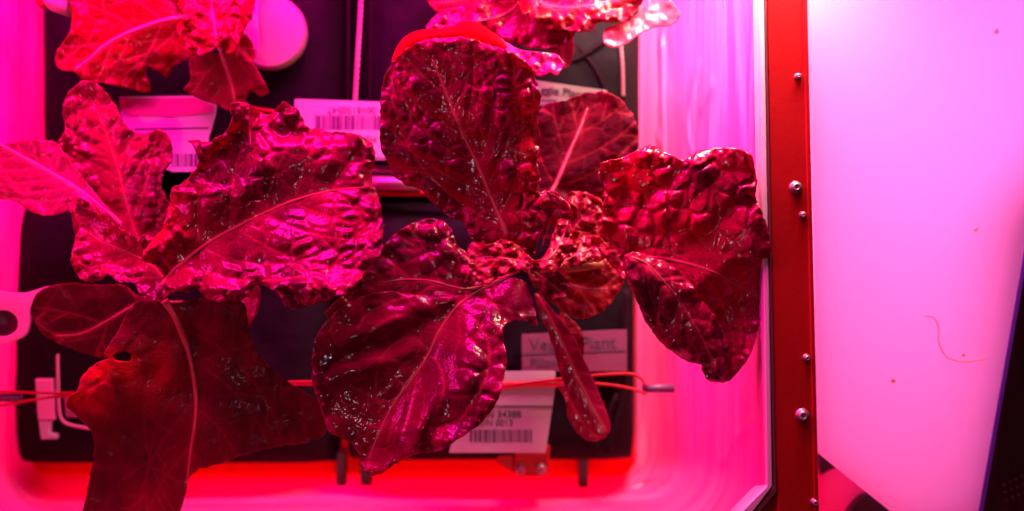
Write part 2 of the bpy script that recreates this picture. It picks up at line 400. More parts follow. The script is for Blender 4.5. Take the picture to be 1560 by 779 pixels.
pn = empty('side_panel', P(1390, 380, -80), 'large white glossy side panel glowing pale pink to the right of the red bar', 'panel')
quadpx(MB(), [(1232, -90), (1640, -90), (1575, 300), (1530, 560), (1491, 781), (1384, 800), (1251, 693), (1240, 400)], -140, -110, 0.0005).build('panel_sheet', M['white'], pn)
quadpx(MB(), [(1640, -90), (1646, -90), (1581, 300), (1536, 560), (1497, 784), (1491, 781), (1530, 560), (1575, 300)], -142, -108, 0).build('edge_fringe', M['violet'], pn)  # violet strip added for the lens colour fringe along the panel
def curve_px(pts, h, step=4): return [P(x, y, h) for x, y in catmull(pts, step, False)]
tag(MB().tube(curve_px([(1408, 482), (1422, 484), (1430, 500), (1430, 522), (1444, 545), (1470, 551), (1502, 547)], -107), 0.00032, 6).build('fibre', M['fibre'], None, True),
    'thin curled orange hair lying on the white side panel', 'hair')
for x, y, r in ((1487, 350, 3), (1467, 541, 3), (1360, 580, 3.5), (1518, 48, 3.5)):
    c = P(x, y, -109); k = r * U
    ol = [(c.x + k * (1 + 0.3 * math.sin(3 * a + x)) * math.cos(a), c.y + k * (1 + 0.25 * math.cos(2 * a + y)) * math.sin(a)) for a in [i * 2 * math.pi / 12 for i in range(12)]]
    o = MB().prism(ol, hz(-110), hz(-107)).build('speck', M['fibre'])
    tag(o, {1487: 'tiny dark speck on the white panel above the curled hair', 1467: 'tiny speck on the white panel just inside the bend of the curled hair',
            1360: 'tiny speck on the lower left of the white panel', 1518: 'tiny speck at the upper right corner of the white panel'}[x], 'speck', 'specks on the white panel')
eq = MB(); quadpx(eq, [(1500, 300), (1700, 200), (1700, 900), (1440, 900), (1480, 790)], -260, -190, 0.001)
eqo = empty('equipment_box', P(1560, 600, -200), 'dark equipment housing in shadow behind the right edge of the white panel', 'equipment')
eq.build('housing', M['dark'], eqo)
dots = MB()
for i in range(14):
    x = 1530 + (i % 5) * 9 + (i // 5) * 2; y = 738 + (i // 5) * 12 - (i % 5) * 4
    c = P(x, y, -189); dots.lathe((c.x, c.y, hz(-190)), [(0.0007, 0), (0.0006, 0.0005)], 8)
dots.build('rivets', M['steel'], eqo)
lo = empty('lower_strip', P(1310, 760, -200), 'pink lit lower ledge strip with dark patches below the white panel', 'ledge')
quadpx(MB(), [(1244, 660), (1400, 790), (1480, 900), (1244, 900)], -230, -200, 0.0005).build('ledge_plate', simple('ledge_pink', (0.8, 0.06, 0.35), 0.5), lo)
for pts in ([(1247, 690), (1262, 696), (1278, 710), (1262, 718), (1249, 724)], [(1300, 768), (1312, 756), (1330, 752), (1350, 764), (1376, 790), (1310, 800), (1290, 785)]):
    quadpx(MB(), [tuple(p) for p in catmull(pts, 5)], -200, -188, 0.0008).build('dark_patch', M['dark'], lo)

# ------------------------------------------------------------ plant pillows
def cushion(x0, y0, x1, y1, h0, h1, r=16, seed=0, wr=2.2, skew=0.0):
    """a stuffed bag: rounded rectangle top with soft shoulders and wrinkles"""
    nx = 70; ny = 50; vs = []; fs = []
    gx, gy = np.meshgrid(np.linspace(-1, 1, nx + 1), np.linspace(-1, 1, ny + 1))
    sh = (1 - np.abs(gx) ** 8) * (1 - np.abs(gy) ** 8)
    sh = np.clip(sh, 0, 1) ** 0.35
    X = (x0 + x1) / 2 + gx * (x1 - x0) / 2; Y = (y0 + y1) / 2 + gy * (y1 - y0) / 2
    X = X - np.sign(gx) * r * 0.25 * np.abs(gx * gy) ** 8
    Y = Y + skew * gx
    wk = fbm(X / 60 + 0.4 * fbm(X / 90, Y / 90, seed + 3), Y / 130, seed) * wr * 3 + fbm(X / 22, Y / 30, seed + 8) * wr
    H = h0 + (h1 - h0) * sh + wk * sh
    k = K(h0)
    for x, y, h in zip(X.ravel(), Y.ravel(), H.ravel()):
        vs.append(((x - 780) * k, (389.5 - y) * k, hz(h)))
    n = nx + 1
    for j in range(ny):
        for i in range(nx):
            a = j * n + i; fs.append((a, a + n, a + n + 1, a + 1))
    base = len(vs)
    ring = [i for i in range(n)] + [j * n + nx for j in range(1, ny + 1)] + [ny * n + i for i in range(nx - 1, -1, -1)] + [j * n for j in range(ny - 1, 0, -1)]
    for i in ring: vs.append((vs[i][0], vs[i][1], hz(h0 - 6)))
    m = len(ring)
    for q in range(m):
        a, b = ring[q], ring[(q + 1) % m]; fs.append((a, b, base + (q + 1) % m, base + q))
    fs.append(tuple(base + q for q in range(m))[::-1])
    return mesh('cushion', vs, fs)
def barcode(x0, y0, x1, y1, h, seed, rot=0):
    r = random.Random(seed); mb = MB(); x = x0
    while x < x1 - 1:
        wd = r.choice((1.3, 1.3, 2.2, 3.4)); g = r.choice((1.3, 1.8, 2.8))
        quadpx(mb, [(x, y0), (min(x + wd, x1), y0), (min(x + wd, x1), y1), (x, y1)], h, h + 0.7)
        x += wd + g
    return mb
def text_px(s, x, y, size, h, parent, mat, angle=0.0, name='printed_text'):
    c = bpy.data.curves.new('t', 'FONT'); c.body = s; c.size = size * K(h) * 1.35; c.align_x = 'CENTER'; c.align_y = 'CENTER'; c.extrude = 0.00008
    o = bpy.data.objects.new('t', c); COL.objects.link(o)
    dg = bpy.context.evaluated_depsgraph_get(); me = bpy.data.meshes.new_from_object(o.evaluated_get(dg))
    bpy.data.objects.remove(o)
    from mathutils import Matrix
    me.transform(Matrix.Translation(P(x, y, h + 0.6)) @ Matrix.Rotation(math.radians(angle), 4, 'Z'))
    return link(name, me, mat, parent, False)
PH = -215
def pillow(x0, y0, x1, y1, label, seed, h1=PH, skew=0):
    o = empty('plant_pillow', P((x0 + x1) / 2, y1, -333), label, 'plant pillow', 'dark plant pillows in the tray')
    link('bag', cushion(x0, y0, x1, y1, -320, h1, seed=seed, skew=skew), M['bag'], o)
    return o
p1 = pillow(82, -120, 538, 282, 'dark plant pillow at upper left, behind the leafy plant and left of the white cord', 1)
p2 = pillow(556, -120, 974, 288, 'dark plant pillow at upper right, right of the white cord', 2)
p3 = pillow(40, 300, 520, 703, 'dark plant pillow at lower left, under the smooth dark leaf and white sleeve', 3)
p4 = pillow(530, 305, 966, 698, 'dark plant pillow at lower right, carrying the barcode label over the red bracket', 4)
# seams and piping
for (p, pts, hh, r) in ((p1, [(532, -100), (530, 280)], PH + 2, 3), (p1, [(104, 60), (104, 200), (98, 280)], PH + 4, 3.5), (p2, [(566, -100), (563, 285)], PH + 2, 3),
                        (p2, [(948, 60), (950, 130), (951, 290)], PH + 3, 3), (p4, [(955, 440), (950, 600), (925, 690)], PH + 6, 5),
                        (p4, [(940, 600), (905, 692)], PH + 6, 4), (p2, [(850, 95), (880, 90), (925, 60)], PH + 3, 4), (p2, [(880, 70), (915, 120), (930, 190)], PH + 0, 4)):
    MB().tube([P(x, y, hh) for x, y in catmull(pts, 20, False)], r * U, 8, 0.6).build('seam', M['bag_edge'], p, True)
MB().tube([P(x, y, PH + 6) for x, y in catmull([(88, 540), (88, 560), (90, 620), (95, 640), (110, 648), (150, 654), (200, 656)], 5, False)], 2.6 * U, 8).build('welt_piping', M['plastic'], p3, True)
quadpx(MB(), [(96, 598), (190, 596), (190, 640), (100, 636)], PH, PH + 4, 0.0003).build('pocket_flap', simple('pocket', (0.22, 0.06, 0.10), 0.5), p3)

def label_sheet(pts, h, parent): return quadpx(MB(), pts, h, h + 2.5, 0.0001).build('label_tag', M['paper'], parent)
# label 1: glossy tag between upper left leaves
l1 = label_sheet([(182, 147), (300, 146), (330, 160), (328, 176), (318, 210), (314, 262), (262, 262), (196, 235), (182, 165)], PH + 60, p1)
quadpx(MB(), [(205, 196), (318, 194), (318, 196), (205, 198)], PH + 62.5, PH + 63.2).build('printed_line', M['ink'], l1)
quadpx(MB(), [(186, 150), (298, 149), (326, 161), (325, 172), (262, 178), (196, 176), (186, 166)], PH + 62.5, PH + 64, 0.0002).build('glossy_band', M['band'], l1)
barcode(262, 234, 308, 254, PH + 62.5, 3).build('barcode', M['ink'], l1)
# label 2: big barcode, printed upside down as seen from here
l2 = label_sheet([(449, 151), (600, 156), (640, 158), (640, 244), (560, 244), (446, 240)], PH + 30, p2)
barcode(481, 176, 620, 198, PH + 32.5, 7).build('barcode', M['ink'], l2)
text_px("0018150547", 536, 168, 11, PH + 32.5, l2, M['ink'], 180)
text_px("P/S", 566, 211, 10, PH + 32.5, l2, M['ink'], 180)
quadpx(MB(), [(560, 240), (640, 240), (640, 241.5), (560, 241.5)], PH + 32.5, PH + 33.2).build('printed_line', M['ink'], l2)
# label 3: slanted strip
l3 = label_sheet([(812, 122), (925, 138), (920, 160), (812, 160)], PH + 30, p2)
text_px("ggie Plant", 858, 141, 13, PH + 32.5, l3, M['ink'], -7)
quadpx(MB(), [(815, 152), (850, 153), (850, 155), (815, 154)], PH + 32.5, PH + 33.2).build('printed_line', M['ink'], l3)
# label 4: barcode tag over the red bracket
l4 = label_sheet([(684, 690), (831, 690), (846, 590), (846, 566), (716, 566), (706, 600)], PH + 40, p4)
barcode(716, 655, 810, 674, PH + 42.5, 11).build('barcode', M['ink'], l4)
text_px("P/N 34388", 762, 632, 11, PH + 42.5, l4, M['ink'])
text_px("S/N 0013", 756, 645, 10, PH + 42.5, l4, M['ink'])
quadpx(MB(), [(712, 618), (841, 619), (841, 621), (712, 620)], PH + 42.5, PH + 43.4).build('printed_line', M['ink'], l4)
quadpx(MB(), [(700, 583), (860, 583), (860, 590), (700, 590)], PH + 42, PH + 48, 0.0004).build('red_band', M['cordred'], l4)
# label 5: faint name tag
l5 = label_sheet([(795, 510), (955, 502), (955, 566), (795, 566)], PH + 14, p4); l5.data.materials[0] = M['tagshade']
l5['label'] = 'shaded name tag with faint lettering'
text_px("Veggie Plant", 872, 524, 20, PH + 16.5, l5, M['ink'], 2)
quadpx(MB(), [(797, 539), (952, 533), (952, 535.5), (797, 541.5)], PH + 16.5, PH + 17.3).build('printed_line', M['ink'], l5)
text_px("Pillow", 830, 553, 14, PH + 16.5, l5, M['ink'], 2)

# white sleeve, cords, rods, cap, clips
sl = empty('cable_sleeve', P(70, 620, PH), 'short white sleeve with a bent foot lying on the lower left pillow', 'sleeve')
quadpx(MB(), [(53, 578), (80, 578), (82, 640), (57, 640)], PH, PH + 12, 0.0006).build('sleeve_body', M['plastic'], sl)
quadpx(MB(), [(58, 641), (77, 641), (75, 660), (86, 662), (86, 669), (62, 670)], PH, PH + 11, 0.0006).build('sleeve_foot', M['paper'], sl)
def strands(pts, h, r, tw):
    c = [P(x, y, h) for x, y in catmull(pts, 1.6, False)]; mb = MB()
    for s in (0, 1):
        mb.tube([p + Vector((math.cos(i * tw + s * math.pi) * r * 1.0, 0, math.sin(i * tw + s * math.pi) * r * 0.7)) for i, p in enumerate(c)], r, 6)
    return mb
tag(strands([(551, -80), (550, 0), (546, 70), (541, 153)], PH + 30, 2.3 * U, 0.62).build('twisted_cord', M['cord'], None, True),
    'pale twisted cord hanging down the dark gap between the two upper pillows', 'cord')
tag(strands([(944, 50), (948, 100), (949, 146)], PH + 30, 1.7 * U, 0.8).build('thin_cord', M['cord'], None, True),
    'thin pale thread hanging at the upper right corner of the pillow, left of the film', 'cord')
for nm, pts, lab in (('elastic_cord', [(-60, 597), (0, 597), (110, 599), (300, 590), (480, 582), (700, 592), (850, 578), (920, 571), (968, 571), (985, 590)], 'upper red elastic cord stretched across the lower pillows'),
                     ('elastic_cord', [(-60, 622), (0, 618), (60, 608), (120, 602), (300, 594), (480, 586), (700, 597), (850, 583), (940, 588), (985, 600)], 'lower red elastic cord stretched across the lower pillows')):
    tag(MB().tube(curve_px(pts, PH + 56, 10), 2.3 * U, 8).build(nm, M['cordred'], None, True), lab, 'cord', 'elastic cords across the tray')
for x, y in ((8, 606), (1003, 592)):
    a, b = P(x - 24, y, PH + 50), P(x + 24, y, PH + 50)
    tag(MB().tube([a, (a + b) / 2, b], 7 * U, 10).build('cord_stop', simple('stop_%d' % x, (0.12, 0.03, 0.10), 0.5), None, True),
        'dark stop at the left end of the red elastic cords' if x < 100 else 'dark stop at the right end of the red elastic cords', 'cord stop', 'cord stops')
rd = empty('cross_rod', P(620, 290, PH), 'red cross rod with a bright metal sleeve between the upper and lower pillows', 'rod')
MB().tube([P(330, 292, PH + 4), P(600, 294, PH + 4), P(972, 296, PH + 4)], 6 * U, 12).build('rod', M['anod'], rd, True)
MB().tube([P(545, 278, PH + 14), P(600, 280, PH + 14), P(640, 281, PH + 14)], 13 * U, 16).build('metal_sleeve', M['steel'], rd, True)
MB().tube([P(540, 258, PH + 10), P(600, 259, PH + 10), P(606, 259, PH + 10)], 7 * U, 16).build('metal_pin', M['steel'], rd, True)
tag(MB().tube([P(375, 163, PH + 12), P(400, 168, PH + 12), P(455, 176, PH + 12)], 3 * U, 8).build('red_wire', M['cordred'], None, True),
    'short red wire beneath the star shaped dark leaf, above the bumpy left leaf', 'wire')
c = P(415, 48, PH + 40); r = 57 * K(PH + 40)
cap = MB().lathe((c.x - 0.002, c.y, hz(PH + 20)), [(r * 0.8, -0.012), (r * 0.97, -0.002), (r, 0.002), (r * 0.98, 0.005), (r * 0.93, 0.0062), (r * 0.5, 0.0066), (0.0005, 0.0067)], 48)
tag(cap.build('foam_cap', M['foam']), 'round pale foam cap on the dark upper left pillow', 'cap')
quadpx(MB(), [(371, -30), (392, -30), (394, 95), (376, 90)], PH + 40, PH + 46, 0.0003)
tag(quadpx(MB(), [(372, -30), (392, -30), (394, 78), (376, 74)], PH + 62, PH + 66, 0.0003).build('mesh_strip', M['paper']), 'narrow white speckled strip beside the round foam cap', 'strip')
# bracket
bk = empty('bracket', P(800, 708, -300), 'small red metal bracket with two screws under the barcode label', 'bracket')
quadpx(MB(), [(785, 680), (838, 680), (836, 722), (830, 727), (788, 727), (783, 722)], -320, -205, 0.001).build('bracket_block', M['anod'], bk)
quadpx(MB(), [(757, 672), (784, 680), (783, 722), (757, 706)], -322, -240, 0.001).build('bracket_ear', M['anod'], bk)
for x in (793, 824):
    c = P(x, 715, -205); r = 7 * K(-205)
    MB().lathe((c.x, c.y, hz(-205)), [(r * 1.3, -0.0003), (r * 1.25, 0.0005), (r, 0.001), (r * 0.9, 0.0024), (r * 0.5, 0.0028), (r * 0.45, 0.002), (0.0001, 0.002)], 20).build('screw', M['steel'], bk, True)
for x, y0, y1, wd, lab in ((519, 688, 748, 8, 'left one of two dark strips standing in for shadows below the leaf tips at the tray edge'), (557, 705, 742, 9, 'right one of two dark strips standing in for shadows below the leaf tips at the tray edge'), (889, 660, 745, 8, 'dark strap hanging over the tray edge right of the bracket')):
    o = quadpx(MB(), [(x - wd, y0), (x + wd, y0), (x + wd - 1, y1), (x - wd + 1, y1)], -322, -300, 0.001).build('shadow_strip' if x < 800 else 'strap', M['dark'])  # the two left strips are dark colour in place of shadows and reflections
    tag(o, lab, 'shadow_strip' if x < 800 else 'strap', 'dark strips for shadows at the tray edge' if x < 800 else None)
# ring clip at the left edge and knob at top left
def prism_hole(pts, hole, h0, h1):
    o = catmull(pts, 4); hh = catmull(hole, 4); vs = [Vector(p) for p in np.vstack([o, hh])]
    n, m = len(o), len(hh)
    ed = [(i, (i + 1) % n) for i in range(n)] + [(n + i, n + (i + 1) % m) for i in range(m)]
    r = delaunay_2d_cdt(vs, ed, [], 0, 1e-5, False)
    V = np.array([tuple(v) for v in r[0]]); F = [tuple(f) for f in r[2]]
    C = np.array([V[list(f)].mean(0) for f in F]); ok = inside(C, o) & ~inside(C, hh)
    F = [f for f, k in zip(F, ok) if k]
    de, _, _, _ = segdist(V, np.vstack([o, hh]), np.vstack([np.roll(o, -1, 0), np.roll(hh, -1, 0)]))
    me = mesh('ring', [P(x, y, h1) for x, y in V], F)
    return me
me = prism_hole([(-40, 430), (0, 442), (40, 446), (78, 436), (60, 452), (50, 470), (49, 490), (42, 510), (20, 521), (0, 522), (-40, 518)],
                [(-14, 480), (0, 473), (18, 474), (30, 485), (30, 500), (18, 510), (0, 512), (-14, 505)], 0, -95)
o = link('ring_clip', me, M['plastic']); q = o.modifiers.new('s', 'SOLIDIFY'); q.thickness = 0.003; q.offset = -1
b_ = o.modifiers.new('b', 'BEVEL'); b_.width = 0.0009; b_.segments = 3
c_ = P(8, 493, -118); MB().lathe((c_.x, c_.y, hz(-118)), [(23 * U, -0.004), (25 * U, 0.0), (18 * U, -0.001), (0.0002, -0.003)], 28).build('hole_dark_disc', M['dark'], o, True)  # dark disc set in the hole to stand for the darkness inside
tag(o, 'pale pink plastic clip with a round hole beside the smooth oval leaf', 'clip')
kn = empty('valve_knob', P(80, 5, -120), 'pale plastic knob with a red tip at the top left corner', 'knob')
MB().tube([P(72, -3, -120), P(84, 2, -120), P(108, 8, -120)], lambda t: (14 + 6 * t) * U, 16).build('knob_body', M['plastic'], kn, True)
MB().tube([P(56, 2, -118), P(66, 4, -118), P(76, 5, -118)], lambda t: (4 + 7 * math.sin(3 * t)) * U, 12).build('knob_tip', M['cordred'], kn, True)

# ------------------------------------------------------------ lettuce leaves
def make_leaf(parent, outline, rib, h0=0, gx=0, gy=0, fl=0, fr=0, curl=0, cw=30, bull=3.0, cell=24, ruf=4, rufl=26, step=2.6, mat='leaf', seed=1,
              tone=0.35, vsp=44, vth=(62, 38), rr=(4.5, 1.2), serr=1.0, hole=None, ribmat='rib', fn=None, wave=6, vdark=1.0, label=None, veins=None, vw=1.5, ctr=None, red=()):
    ol = catmull(outline, max(step, 2.4))
    # serrated margin
    n = len(ol); tng = np.roll(ol, -1, 0) - np.roll(ol, 1, 0); tng /= (np.linalg.norm(tng, axis=1)[:, None] + 1e-9)
    nr = np.stack([tng[:, 1], -tng[:, 0]], 1); s = np.arange(n)
    ol = ol + nr * (serr * (fbm(s / 2.2, s * 0 + 3.3, seed, 2) * 1.6 + fbm(s / 7.0, s * 0 + 9.3, seed + 5, 2) * 1.6))[:, None]
    rb = catmull(rib, 5, False)
    lines = [rb]; vl = []
    L = np.r_[0, np.cumsum(np.linalg.norm(np.diff(rb, axis=0), axis=1))]; T = L[-1]
    rnd = random.Random(seed)
    if veins is None:
        s_ = T * 0.10 + 6
        while s_ < T * 0.95:
            for sg in (-1, 1):
                ss = min(s_ + rnd.uniform(-0.2, 0.2) * vsp, T * 0.97)
                i = int(np.clip(np.searchsorted(L, ss), 1, len(rb) - 1)); p = rb[i].copy(); d = rb[i] - rb[i - 1]; d /= np.linalg.norm(d) + 1e-9
                f = ss / T; ang = math.radians(vth[0] + (vth[1] - vth[0]) * f + rnd.uniform(-7, 7)) * sg
                a = math.atan2(d[1], d[0]) + ang; line = [p.copy()]
                for k in range(60):
                    a -= sg * math.radians(1.3) * (1 + rnd.uniform(-1.2, 1.2)); p = p + 6 * np.array([math.cos(a), math.sin(a)])
                    line.append(p.copy())
                    if k % 2 == 0 and not inside(np.array([p]), ol)[0]: break
                if len(line) > 3:
                    vl.append(np.array(line))
                    # forks
                    for q in (0.45, 0.7):
                        j = int(len(line) * q)
                        if j > 2 and len(line) > 8:
                            a2 = math.atan2(*(line[j] - line[j - 1])[::-1]) + math.radians(rnd.choice((-1, 1)) * rnd.uniform(30, 50)); p2 = line[j].copy(); l2 = [p2.copy()]
                            for k in range(rnd.randint(4, 9)):
                                p2 = p2 + 6 * np.array([math.cos(a2), math.sin(a2)]); a2 += math.radians(rnd.uniform(-9, 9)); l2.append(p2.copy())
                            vl.append(np.array(l2))
            s_ += vsp * rnd.uniform(0.8, 1.2)
    else: vl = [catmull(v, 6, False) for v in veins]
    x0, y0 = ol.min(0); x1, y1 = ol.max(0)
    if ctr is None: ctr = ol.mean(0)
    rA, rB = polylines_segs([rb]); vA, vB = polylines_segs(vl)
    def H(Q):
        x, y = Q[:, 0], Q[:, 1]
        dr, _, _, sd = segdist(Q, rA, rB)
        de, _, _, _ = segdist(Q, ol, np.roll(ol, -1, 0))
        dv = segdist(Q, vA, vB)[0] if vA else np.full(len(Q), 99.0)
        h = h0 + gx * (x - ctr[0]) + gy * (y - ctr[1])
        soft = np.sqrt(dr ** 2 + 36) - 6
        h = h + np.where(sd > 0, fr, fl) * soft
        near = np.exp(-de / cw)
        h = h + curl * near
        # puckered blisters between the veins
        am = np.clip(0.62 + 0.9 * fbm(x / 75, y / 75, seed + 31), 0.12, 1.35)
        wx = x + 8 * fbm(x / 38, y / 38, seed + 2); wy = y + 8 * fbm(x / 38, y / 38, seed + 3)
        f1, f2, iv = worley(wx / cell, wy / (cell * 1.0), seed)
        dome = sstep(-0.05, 0.34, f2 - f1) * (1.0 - 0.9 * f1 ** 2) * (0.35 + 1.0 * iv)
        g1, g2, _ = worley(wx / (cell * 0.45), wy / (cell * 0.45), seed + 40)
        am = am * (0.4 + 0.6 * sstep(8, 55, dr)); dome2 = sstep(0.0, 0.6, g2 - g1)
        vf = 1 - np.exp(-(np.minimum(dv, dr * 0.8) / (cell * 0.38)) ** 1.5)
        h = h + bull * am * (1.5 * dome * (0.35 + 0.65 * vf) + 0.8 * vf + 0.15 * dome2)
        h = h + wave * fbm(x / 60, y / 60, seed + 12, 2)
        h = h + 1.4 * ruf * near ** 1.3 * fbm(x / rufl, y / rufl, seed + 21, 3) * 2
        if fn is not None: h = h + fn(x, y)
        return h, dr, dv, de, f2 - f1
    gx_, gy_ = np.meshgrid(np.arange(x0, x1, step), np.arange(y0, y1, step * 0.87))
    gx_ = gx_ + (np.arange(gx_.shape[0]) % 2)[:, None] * step / 2
    G = np.stack([gx_.ravel(), gy_.ravel()], 1)
    G = G + np.random.RandomState(seed).uniform(-0.15, 0.15, G.shape) * step
    G = G[inside(G, ol)]
    de = segdist(G, ol, np.roll(ol, -1, 0))[0]; G = G[de > step * 0.55]
    pts = np.vstack([ol, G]); edges = [(i, (i + 1) % n) for i in range(n)]
    hl = None
    if hole is not None:
        hl = catmull(hole, 3); G2 = pts; dh = segdist(G2, hl, np.roll(hl, -1, 0))[0]; keep = (dh > step * 0.5) & ~inside(G2, hl); keep[:n] = True
        pts = G2[keep]; k0 = len(pts); pts = np.vstack([pts, hl]); m_ = len(hl)
        edges += [(k0 + i, k0 + (i + 1) % m_) for i in range(m_)]
    r = delaunay_2d_cdt([Vector(p) for p in pts], edges, [], 0, 1e-4, False)
    V = np.array([tuple(v) for v in r[0]]); F = np.array([tuple(f) for f in r[2] if len(f) == 3])
    C = V[F].mean(1); ok = inside(C, ol)
    if hl is not None: ok &= ~inside(C, hl)
    F = F[ok]
    h, dr, dv, de, fe = H(V)
    z = ZF + h * U; k = (ZC - z) / (ZC - ZF) * U
    W = np.stack([(V[:, 0] - 780) * k, (389.5 - V[:, 1]) * k, z], 1)
    me = bpy.data.meshes.new('leaf'); me.from_pydata(W.tolist(), [], F.tolist()); me.update()
    if me.polygons and sum(p.normal.z for p in me.polygons) < 0: me.flip_normals()
    vein = np.maximum(np.exp(-(dv / vw) ** 2) * 0.55, np.exp(-(dr / 3.5) ** 2) * 0.8) + 0.30 * np.exp(-(fe / 0.05) ** 2) * np.clip(1 - dr / 200, 0, 1)
    tn = np.clip(tone + 0.45 * fbm(V[:, 0] / 55, V[:, 1] / 55, seed + 77) + 0.25 * np.exp(-dr / 14), 0, 1)
    at = me.color_attributes.new('leafdata', 'FLOAT_COLOR', 'POINT')
    rd_ = de * 0
    for (rx, ry, sx_, sy_, am_) in red: rd_ = np.maximum(rd_, am_ * np.exp(-((V[:, 0] - rx) / sx_) ** 2 - ((V[:, 1] - ry) / sy_) ** 2))
    rd_ = np.clip(rd_ * (0.8 + 0.6 * fbm(V[:, 0] / 25, V[:, 1] / 25, seed + 90)), 0, 1)
    colr = np.stack([np.clip(vein * vdark, 0, 1), tn, rd_, de * 0 + 1], 1).astype(np.float32)
    at.data.foreach_set('color', colr.ravel())
    o = link('leaf', me, M[mat], parent)
    so = o.modifiers.new('s', 'SOLIDIFY'); so.thickness = 0.00035; so.offset = -1
    if label: o['label'] = label
    if rr:
        rq = catmull(rib, 4, False); hq = H(rq)[0]
        hs = np.convolve(np.pad(hq, 3, mode='edge'), np.ones(7) / 7, 'valid')
        tp = [P(a[0], a[1], max(b, c_)) for a, b, c_ in zip(rq, hs, hq)]
        MB().tube(tp, lambda t: (rr[0] + (rr[1] - rr[0]) * t ** 0.7) * U * 0.82 * (1 + 0.12 * math.sin(t * 23 + seed)), 10, 0.42).build('midrib', M[ribmat], o, True)
    return o
def stem(parent, x, y, h1, top=None):
    a = P(x, y, h1); b = Vector((a.x, a.y, hz(PH)))
    MB().tube([a, a.lerp(b, 0.4) + Vector((0.001, 0, 0)), b], lambda t: (12 - 3 * t) * U, 12).build('stem', M['rib'], parent, True)

